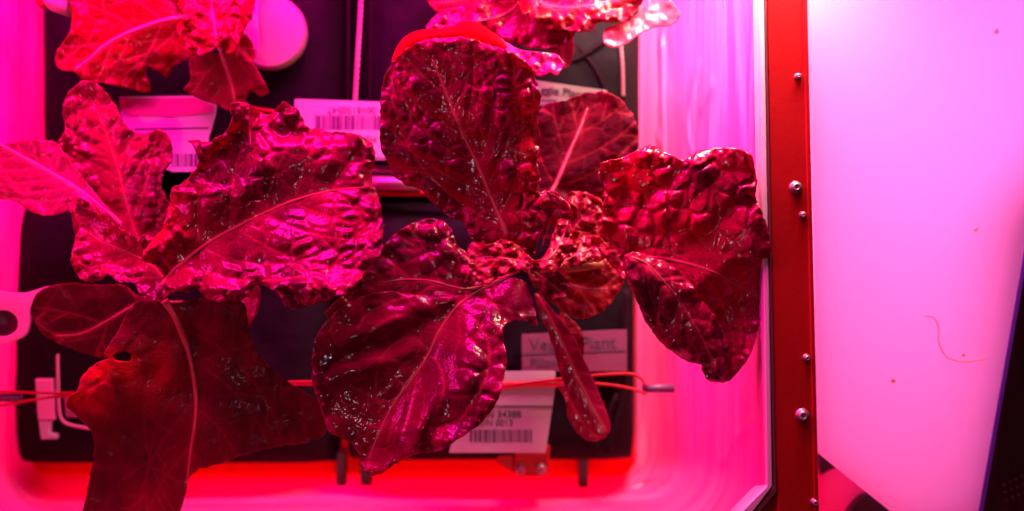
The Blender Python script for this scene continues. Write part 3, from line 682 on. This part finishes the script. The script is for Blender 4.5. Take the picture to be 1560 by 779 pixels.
exec_leaves = True
if exec_leaves:
    # ---- plant at the left
    A = empty('lettuce_plant', P(248, 455, PH), 'red lettuce plant at left, bumpy leaf above and long smooth dark leaf hanging below', 'lettuce', 'red lettuce plants in the tray')
    stem(A, 248, 470, -120)
    make_leaf(A, [(118,128),(128,122),(150,130),(165,148),(178,165),(190,190),(205,202),(228,203),(242,198),(256,206),(262,225),(262,248),(250,262),(246,285),(255,305),(270,330),(262,380),(200,410),(150,380),(125,345),(112,310),(105,285),(88,272),(84,250),(86,222),(100,195),(94,170),(104,143)],
              [(225,400),(205,350),(190,300),(178,250),(160,200),(140,150)], h0=-104, gy=-0.10, gx=0.05, bull=8, cell=24, mat='leaf', seed=11, tone=0.35, rr=(3.0, 1.0), ruf=5, curl=8, label='blurred red leaf standing behind the others')
    make_leaf(A, [(-50,195),(0,218),(16,219),(45,213),(86,217),(98,235),(120,262),(142,290),(186,342),(176,344),(150,328),(128,310),(114,303),(108,316),(88,327),(60,328),(40,318),(22,306),(0,303),(-50,306)],
              [(183,342),(150,314),(125,294),(80,265),(40,243),(0,221),(-45,200)], h0=-70, gx=-0.1, gy=0.2, fl=-0.15, fr=0.25, bull=3, cell=22, mat='leaf_pink', seed=12, tone=0.3, rr=(6, 3), ribmat='rib_pale', vsp=30, label='bright pink leaf reaching out to the left edge')
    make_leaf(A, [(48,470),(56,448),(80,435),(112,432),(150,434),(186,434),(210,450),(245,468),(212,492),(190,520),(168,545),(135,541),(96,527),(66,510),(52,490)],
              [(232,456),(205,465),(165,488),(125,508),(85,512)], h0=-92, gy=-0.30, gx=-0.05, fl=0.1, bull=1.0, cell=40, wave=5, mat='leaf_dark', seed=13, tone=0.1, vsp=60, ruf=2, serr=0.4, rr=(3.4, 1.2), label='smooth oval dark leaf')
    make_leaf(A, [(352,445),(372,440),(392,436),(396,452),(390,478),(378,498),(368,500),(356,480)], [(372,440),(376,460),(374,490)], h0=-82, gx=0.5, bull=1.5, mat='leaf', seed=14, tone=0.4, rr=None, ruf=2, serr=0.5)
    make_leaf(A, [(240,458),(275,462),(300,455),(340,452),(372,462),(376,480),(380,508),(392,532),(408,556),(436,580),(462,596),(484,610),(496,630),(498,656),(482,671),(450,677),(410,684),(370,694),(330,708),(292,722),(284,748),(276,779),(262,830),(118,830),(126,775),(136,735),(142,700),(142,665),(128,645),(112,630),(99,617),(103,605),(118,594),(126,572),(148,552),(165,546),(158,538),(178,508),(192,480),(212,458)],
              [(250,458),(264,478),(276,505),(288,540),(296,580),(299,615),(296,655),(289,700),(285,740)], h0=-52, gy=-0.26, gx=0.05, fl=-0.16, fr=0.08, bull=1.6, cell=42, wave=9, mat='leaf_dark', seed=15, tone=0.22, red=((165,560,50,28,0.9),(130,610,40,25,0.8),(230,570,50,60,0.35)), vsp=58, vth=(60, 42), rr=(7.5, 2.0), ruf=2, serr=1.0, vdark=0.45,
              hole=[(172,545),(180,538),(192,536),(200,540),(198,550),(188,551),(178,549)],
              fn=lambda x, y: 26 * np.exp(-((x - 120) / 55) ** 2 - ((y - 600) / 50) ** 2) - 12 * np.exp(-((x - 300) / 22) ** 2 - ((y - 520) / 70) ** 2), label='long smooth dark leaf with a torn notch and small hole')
    make_leaf(A, [(106,312),(118,303),(135,308),(155,325),(178,345),(205,358),(230,360),(262,368),(290,390),(300,420),(275,440),(262,448),(240,462),(215,450),(205,432),(184,430),(166,421),(152,428),(132,429),(114,412),(109,390),(116,362),(110,335)],
              [(262,440),(232,405),(195,385),(155,368),(125,350)], h0=-42, gy=0.18, curl=14, cw=16, bull=4.5, cell=17, ruf=10, rufl=18, mat='leaf', seed=16, tone=0.3, vsp=26, rr=(3, 1), wave=9, serr=1.8, step=2.3, label='crinkled frilly young leaf')
    make_leaf(A, [(352,162),(364,156),(380,160),(396,170),(412,174),(424,162),(434,156),(446,162),(458,176),(468,194),(490,198),(515,203),(540,203),(558,212),(569,226),(572,244),(566,262),(568,280),(574,292),(581,320),(584,350),(582,378),(573,398),(556,414),(545,430),(530,446),(505,456),(478,464),(452,470),(434,467),(428,452),(414,441),(398,434),(388,436),(382,448),(366,457),(340,460),(318,456),(306,444),(296,438),(284,447),(264,440),(248,430),(250,418),(232,404),(216,395),(228,370),(248,345),(258,315),(262,290),(282,276),(298,258),(301,240),(292,222),(286,214),(300,212),(316,218),(330,212),(344,200),(353,184)],
              [(244,436),(262,415),(290,390),(320,368),(356,348),(400,326),(450,305),(505,291),(555,286)], h0=-4, fl=0.16, fr=0.34, gy=0.0, curl=-8, cw=22, bull=11, cell=34, ruf=14, rufl=26, mat='leaf', seed=17, tone=0.25, red=((255,350,45,55,0.5),(230,400,40,30,0.4)), vsp=52, vth=(68, 50), rr=(4.2, 1.6), wave=10, serr=1.5, step=2.2,
              fn=lambda x, y: 16 * sstep(400, 450, y + 0.0 * x) - 26 * sstep(430, 470, y) - 22 * sstep(228, 196, y) * (x > 380), label='big blistered leaf with a glossy ridged surface')
    # ---- plant in the centre
    Bp = empty('lettuce_plant', P(800, 400, PH), 'central red lettuce plant with a tall blistered oval leaf and broad fan leaf', 'lettuce', 'red lettuce plants in the tray')
    stem(Bp, 805, 405, -80)
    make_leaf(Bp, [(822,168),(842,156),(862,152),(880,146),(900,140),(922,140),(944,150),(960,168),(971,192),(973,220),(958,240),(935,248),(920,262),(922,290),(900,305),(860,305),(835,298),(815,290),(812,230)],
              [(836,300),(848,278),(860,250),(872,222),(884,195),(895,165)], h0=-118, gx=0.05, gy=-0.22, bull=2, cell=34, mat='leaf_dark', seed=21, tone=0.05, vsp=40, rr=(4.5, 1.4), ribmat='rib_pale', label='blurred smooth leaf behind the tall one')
    make_leaf(Bp, [(858,318),(872,303),(895,300),(918,306),(924,340),(930,378),(920,400),(880,412),(850,405),(852,360)], [(860,405),(880,370),(892,320)], h0=-78, gx=0.2, gy=0.25, bull=4, cell=18, ruf=9, rufl=16, mat='leaf_red', seed=22, tone=0.3, rr=(3, 1), vsp=26)
    make_leaf(Bp, [(812,418),(850,408),(888,402),(918,396),(938,388),(950,405),(951,428),(940,448),(925,468),(905,482),(882,487),(862,478),(846,464),(828,448)], [(812,420),(850,428),(890,440),(925,440)],
              h0=-72, gx=-0.1, gy=0.1, bull=4, cell=20, ruf=6, mat='leaf_red', seed=23, tone=0.4, rr=(3, 1), vsp=30, label='small bright red translucent leaf')
    MB().tube([P(835, 409, -50), P(875, 407, -48), P(918, 402, -50)], lambda t: (9 - 2 * t) * U, 12).build('leaf_stalk', M['stalk'], Bp, True)
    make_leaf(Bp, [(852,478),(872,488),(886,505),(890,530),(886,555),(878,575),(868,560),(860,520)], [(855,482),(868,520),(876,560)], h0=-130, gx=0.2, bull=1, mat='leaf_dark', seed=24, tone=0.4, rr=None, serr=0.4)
    make_leaf(Bp, [(852,588),(862,610),(866,635),(880,660),(900,672),(915,670),(925,660),(905,620),(880,585)], [(856,590),(880,630),(908,665)], h0=-130, gx=-0.1, bull=1, mat='leaf', seed=25, tone=0.3, rr=None, serr=0.4)
    make_leaf(Bp, [(815,448),(828,455),(842,472),(862,494),(878,520),(890,548),(905,580),(918,612),(929,642),(928,658),(914,665),(898,655),(882,632),(866,600),(852,565),(842,530),(832,500),(820,475)],
              [(818,450),(836,480),(858,525),(880,575),(905,625),(922,655)], h0=-98, fl=-0.5, fr=-0.4, bull=2.2, cell=14, mat='leaf', seed=26, tone=0.15, rr=(2, 1), ruf=1, serr=0.5, vsp=30, wave=3, label='narrow folded leaf drooping over the name tag')
    make_leaf(Bp, [(496,480),(515,455),(540,432),(556,408),(572,388),(590,368),(610,350),(635,338),(655,334),(678,338),(688,352),(694,372),(710,385),(722,405),(730,430),(705,452),(660,470),(600,480),(540,490)],
              [(760,430),(715,440),(690,437),(655,428),(620,426),(580,430)], h0=-34, gy=0.10, bull=8, cell=30, wave=10, mat='leaf', seed=27, tone=0.2, vsp=36, rr=(3, 1.2), ruf=6, label='puckered leaf partly hidden behind the drooping one')
    make_leaf(Bp, [(916,252),(922,246),(945,242),(957,235),(978,226),(995,221),(1008,228),(1028,238),(1040,244),(1058,233),(1080,227),(1108,225),(1130,228),(1146,240),(1150,258),(1153,280),(1151,300),(1160,322),(1170,350),(1174,385),(1170,425),(1163,460),(1155,500),(1146,532),(1130,560),(1112,580),(1098,583),(1078,578),(1069,562),(1070,556),(1046,550),(1022,534),(1002,515),(985,492),(972,462),(960,438),(952,415),(948,395),(952,385),(935,380),(922,360),(916,330),(920,305),(921,285),(912,270)],
              [(960,392),(1000,393),(1040,400),(1090,416),(1135,440),(1160,455)], h0=10, fl=0.12, fr=-0.02, gx=0.13, gy=0.0, curl=-4, cw=24, bull=8, cell=32, wave=9, mat='leaf', seed=28, tone=0.5, ruf=6, rr=(4.4, 1.6), red=((965,265,45,45,0.75),(935,330,25,50,0.5),(1030,350,60,50,0.3)), serr=1.0, step=2.3,
              veins=[[(1000,393),(1010,370),(1020,350),(1030,335),(1052,310),(1075,290),(1110,262)],[(1035,399),(1060,375),(1090,345),(1130,308),(1150,300)],[(1085,414),(1110,385),(1140,360),(1165,335)],[(1120,430),(1145,410),(1168,395)],
                     [(970,392),(965,360),(978,330),(990,300),(1010,285),(1035,265)],[(955,390),(938,350),(945,320),(958,290),(955,260)],[(1025,398),(1045,425),(1060,460),(1080,500),(1085,540)],[(1005,394),(1012,420),(1022,450),(1040,480),(1062,510)],[(1050,404),(1080,430),(1100,465),(1115,510),(1118,550)],[(1095,418),(1120,450),(1135,490),(1138,530)],[(1030,335),(1040,312),(1045,290)],[(1090,345),(1095,320),(1090,300)],[(990,330),(1000,350),(1012,365)]],
              fn=lambda x, y: -26 * sstep(0, 70, (y - 420) * 0.75 + (x - 1070) * 0.66) * (y > 395) + 0, label='broad fan shaped leaf nearest the red bar')
    make_leaf(Bp, [(950,392),(962,384),(985,387),(1003,394),(1024,404),(1042,420),(1058,438),(1068,456),(1084,474),(1098,496),(1108,520),(1114,548),(1108,572),(1098,582),(1078,578),(1069,562),(1068,555),(1046,550),(1022,534),(1002,515),(985,492),(972,462),(960,438),(951,412)],
              [(962,392),(985,402),(1008,425),(1030,452),(1052,485),(1072,520),(1088,555)], h0=32, gy=-0.14, gx=0.0, fl=-0.25, fr=-0.1, curl=-14, cw=14, bull=9, cell=27, wave=5, mat='leaf', seed=38, tone=0.2, rr=(2.0, 0.8), ruf=5, serr=0.8, vsp=36, step=2.2, label='folded over lower lobe of the fan shaped leaf')
    make_leaf(Bp, [(1040,250),(1058,233),(1080,227),(1108,225),(1130,228),(1146,240),(1150,258),(1153,280),(1148,300),(1130,308),(1112,300),(1096,306),(1078,296),(1066,280),(1050,270)],
              [(1062,300),(1090,275),(1120,250)], h0=30, gy=0.22, gx=0.0, curl=-16, cw=14, bull=9, cell=30, wave=4, mat='leaf', seed=39, tone=0.3, rr=None, ruf=4, serr=0.5, vsp=30, step=2.3, label='rounded upper lobe of the fan shaped leaf')
    make_leaf(Bp, [(912,378),(925,382),(945,376),(958,386),(950,398),(958,412),(950,425),(936,408),(926,400)], [(955,405),(940,392),(920,382)], h0=6, gy=0.4, bull=2, cell=12, mat='leaf_red', seed=29, tone=0.5, rr=None, ruf=5, rufl=12, serr=0.8)
    make_leaf(Bp, [(772,424),(785,423),(798,428),(806,440),(812,460),(819,495),(805,490),(780,490),(766,500),(768,520),(772,545),(768,575),(762,600),(752,622),(738,640),(720,655),(700,668),(680,682),(655,690),(628,694),(606,704),(590,716),(576,723),(560,722),(550,705),(548,692),(536,678),(520,668),(502,660),(494,640),(488,618),(478,595),(475,560),(478,525),(488,500),(505,482),(530,462),(565,448),(600,444),(640,450),(680,452),(710,448),(735,440),(755,430)],
              [(790,412),(745,436),(712,455),(690,475),(668,508),(650,545),(625,582),(598,618),(578,660),(562,700)], h0=-20, fl=0.50, fr=0.16, gy=0.0, gx=0.0, bull=5, cell=46, wave=8, mat='leaf', seed=30, tone=0.18, ruf=4, rr=(4.2, 1.8), ribmat='rib', serr=0.9, step=2.2, vw=2.2, curl=-6, cw=20,
              veins=[[(700,462),(670,450),(630,450),(590,462),(560,478),(545,500)],[(676,496),(640,485),(600,482),(570,500),(552,520)],[(655,538),(630,515),(600,525),(580,550),(572,590),(580,620)],[(618,592),(600,570),(590,560)],[(600,620),(560,600),(530,590),(510,600)],[(582,655),(545,640),(520,625)],
                     [(692,472),(715,482),(735,500),(745,530),(742,570),(725,605),(700,640)],[(655,540),(668,555),(676,580),(672,610),(660,640),(650,665)],[(635,565),(632,590),(625,625),(612,660)],[(605,610),(600,640),(590,675)],[(720,452),(750,462),(762,480)]],
              fn=lambda x, y: 24 * np.exp(-(((x - 648) + 0.35 * (y - 640)) / 20) ** 2 - ((y - 630) / 60) ** 2) + 22 * np.exp(-((x - 716) / 30) ** 2 - ((y - 570) / 60) ** 2) + 14 * np.exp(-(((x - 560) * 0.4 + (y - 505)) / 16) ** 2 - ((x - 590) / 70) ** 2) + 12 * np.exp(-(((x - 560) * 0.4 + (y - 560)) / 18) ** 2 - ((x - 560) / 60) ** 2) - 30 * sstep(780, 815, x), label='broad drooping leaf with pointed tip and pale midrib')
    make_leaf(Bp, [(600,92),(612,80),(630,68),(655,60),(690,57),(720,60),(745,68),(766,76),(790,88),(806,100),(815,120),(824,148),(819,180),(824,215),(819,245),(822,275),(818,292),(835,294),(848,298),(855,312),(842,325),(822,362),(812,392),(796,386),(780,372),(764,372),(744,366),(716,360),(704,336),(690,334),(674,322),(660,310),(645,294),(632,286),(616,280),(600,266),(590,248),(582,228),(578,190),(579,150),(586,118)],
              [(775,372),(768,345),(755,315),(745,290),(738,272),(725,245),(714,222),(700,192),(688,162),(675,130),(660,92)], h0=24, gy=-0.27, fl=-0.05, fr=0.0, bull=9.0, cell=27, wave=6, mat='leaf', seed=31, tone=0.12, red=((805,240,16,110,0.6),(800,330,30,40,0.4)), vsp=50, vth=(58, 36), rr=(6.5, 1.3), ruf=6, serr=1.4, step=2.1, curl=-6, cw=20, label='tall oval leaf covered in glossy blisters')
    make_leaf(Bp, [(598,94),(604,74),(618,56),(638,47),(665,44),(690,40),(704,33),(722,33),(740,42),(758,55),(772,70),(766,76),(745,70),(720,63),(690,60),(655,63),(630,71),(612,83)], [(604,86),(650,55),(700,48),(768,74)], h0=44, gy=0.2, bull=0.6, cell=30, wave=6, curl=-9, cw=7, mat='underside', seed=32, tone=0.5, rr=None, ruf=1, serr=0.4, vsp=400, label='bright red curled-back rim of the tall leaf')
    make_leaf(Bp, [(756,54),(772,66),(795,76),(822,80),(846,82),(856,90),(858,100),(850,114),(838,110),(824,116),(812,108),(800,96),(782,84),(766,74)], [(765,62),(800,86),(845,98)], h0=18, gy=0.5, bull=2, cell=14, mat='leaf_pink', seed=33, tone=0.5, rr=None, ruf=5, rufl=14, serr=0.8)
    make_leaf(Bp, [(848,338),(858,334),(868,342),(872,360),(868,385),(858,398),(846,412),(825,410),(812,402),(826,392),(838,370)], [(820,404),(845,385),(862,350)], h0=12, gx=-0.2, gy=0.45, bull=3, cell=14, mat='leaf_red', seed=34, tone=0.4, rr=(2, 1), ruf=6, rufl=12, serr=1.2, vsp=18)
    make_leaf(Bp, [(712,378),(722,370),(742,372),(765,364),(785,372),(798,384),(812,396),(834,404),(818,411),(792,412),(776,418),(760,420),(748,430),(735,431),(722,420),(714,400)], [(815,404),(780,396),(745,392),(722,390)], h0=22, gy=0.28, bull=4, cell=13, mat='leaf_red', seed=35, tone=0.35, rr=(2.4, 1), ruf=6, rufl=14, serr=1.5, step=2.1, vsp=18, label='small bright frilled leaf at the heart of the plant')
    for k_, (pts, rb_, hh, gg, mt) in enumerate([
        ([(820,300),(838,292),(856,302),(870,322),(864,345),(850,362),(834,372),(822,356),(812,330)], [(826,376),(836,345),(842,312)], -22, -0.2, 'leaf'),
        ([(862,300),(885,292),(908,300),(922,322),(915,345),(892,352),(872,345)], [(846,385),(872,352),(898,318)], -60, 0.1, 'leaf_red'),
        ([(855,392),(870,372),(892,358),(915,362),(930,380),(918,396),(890,402),(866,408)], [(846,405),(880,388),(912,374)], -30, 0.3, 'leaf_red'),
        ([(805,412),(828,406),(852,414),(868,432),(862,452),(842,458),(822,446),(808,430)], [(806,410),(830,425),(855,445)], -26, -0.1, 'leaf_dark'),
        ([(716,338),(738,345),(760,362),(775,380),(765,388),(740,382),(718,368)], [(790,395),(762,376),(730,354)], -48, 0.1, 'leaf_dark'),
        ([(700,395),(716,392),(735,410),(742,428),(722,436),(704,425)], [(770,425),(740,418),(710,408)], -20, 0.1, 'leaf')]):
        make_leaf(Bp, pts, rb_, h0=hh, gy=gg, bull=4, cell=14, mat=mt, seed=60 + k_, tone=0.4, rr=(2.2, 0.9), ruf=7, rufl=13, serr=1.4, vsp=18, step=2.3)
    # ---- plant at the top right
    Cp = empty('lettuce_plant', P(800, 0, PH), 'red lettuce plant cut off by the top edge, right of the pale cord', 'lettuce', 'red lettuce plants in the tray')
    stem(Cp, 810, -30, -110)
    make_leaf(Cp, [(644,-30),(652,5),(672,22),(700,30),(720,36),(760,-5),(740,-40)], [(740,-30),(700,0),(660,5)], h0=-150, gy=0.1, bull=2, mat='leaf_dark', seed=41, tone=0.3, rr=(3, 1))
    make_leaf(Cp, [(650,44),(660,28),(680,14),(705,8),(735,0),(765,-30),(900,-30),(880,30),(870,60),(840,74),(800,72),(770,62),(740,42),(715,34),(690,42)], [(805,-20),(780,15),(740,30),(690,34)], h0=-110, gy=0.15, bull=4, cell=26, mat='leaf', seed=42, tone=0.45, rr=(4, 1.5), ruf=8, vsp=34)
    make_leaf(Cp, [(832,46),(850,40),(868,48),(875,68),(872,90),(860,106),(846,98),(838,78)], [(845,44),(855,70),(860,98)], h0=-120, gx=-0.1, gy=0.1, bull=0.6, cell=30, mat='leaf_pink', seed=43, tone=0.2, rr=None, serr=0.3, ruf=1, wave=2)
    make_leaf(Cp, [(740,-40),(775,-10),(790,5),(800,22),(830,40),(852,46),(872,46),(888,50),(905,46),(912,34),(935,34),(955,30),(972,14),(982,-6),(985,-40)], [(790,-10),(840,10),(890,10),(950,-5)],
              h0=-82, gy=0.25, bull=6, cell=22, ruf=12, rufl=24, mat='leaf_red', seed=44, tone=0.5, rr=(3, 1), vsp=30, wave=12, serr=1.4, label='bright frilly pink-red leaf')
    make_leaf(Cp, [(982,-40),(988,0),(976,16),(955,32),(930,40),(920,48),(922,66),(935,72),(955,66),(978,50),(1000,42),(1025,38),(1037,22),(1030,8),(1015,-10),(1005,-40)], [(990,-20),(990,20),(960,44),(930,55)],
              h0=-96, gy=0.3, gx=-0.1, bull=1.5, cell=30, mat='leaf_pale' if 'leaf_pale' in M else 'leaf_pink', seed=45, tone=0.8, rr=None, ruf=6, rufl=30, serr=0.6, label='pale pink curled leaf edge against the film')
    # ---- plant at the top left
    Dp = empty('lettuce_plant', P(340, 50, PH), 'red lettuce plant at the top left with broad blurred leaf and pale midrib', 'lettuce', 'red lettuce plants in the tray')
    stem(Dp, 340, 40, -120)
    make_leaf(Dp, [(288,92),(300,84),(330,82),(352,80),(372,86),(388,100),(400,120),(409,140),(398,148),(384,140),(376,150),(372,165),(352,170),(330,160),(305,152),(280,138),(290,122)],
              [(332,66),(338,85),(346,108),(354,135),(358,158)], h0=-118, gy=-0.2, gx=-0.05, bull=1.2, cell=36, mat='leaf_dark', seed=51, tone=0.5, rr=(4.5, 1.6), ruf=3, serr=0.4, vsp=60, label='star shaped dark small leaf')
    make_leaf(Dp, [(102,-40),(106,5),(108,40),(100,58),(86,78),(83,95),(92,106),(112,110),(128,122),(160,128),(200,136),(224,142),(229,134),(222,115),(226,102),(240,108),(254,118),(262,104),(276,94),(300,84),(330,60),(330,10),(325,-40)],
              [(325,22),(296,24),(262,28),(225,38),(185,54),(155,72),(138,88),(115,105)], h0=-98, gy=0.0, fl=-0.42, fr=-0.02, bull=3, cell=34, mat='leaf_red', seed=52, tone=0.75, rr=(4.5, 1.6), ribmat='rib_pale', ruf=5, serr=0.8, vsp=44, wave=8, label='broad blurred red leaf with pale curved midrib')
    make_leaf(Dp, [(240,-40),(262,0),(280,20),(270,45),(285,70),(300,82),(318,80),(335,72),(352,80),(368,60),(375,40),(385,20),(384,-40)], [(330,60),(325,30),(320,-10)],
              h0=-84, gy=0.25, bull=6, cell=18, ruf=11, rufl=18, mat='leaf_red', seed=53, tone=0.6, rr=(3, 1), vsp=26, wave=12, serr=1.6, label='bright frilled young leaf')
    make_leaf(Dp, [(345,66),(356,55),(372,52),(384,64),(388,80),(384,98),(370,94),(356,86)], [(350,64),(368,78),(382,92)], h0=-92, gy=-0.2, bull=2, cell=16, mat='leaf_red', seed=54, tone=0.2, rr=None, ruf=4, serr=0.6)
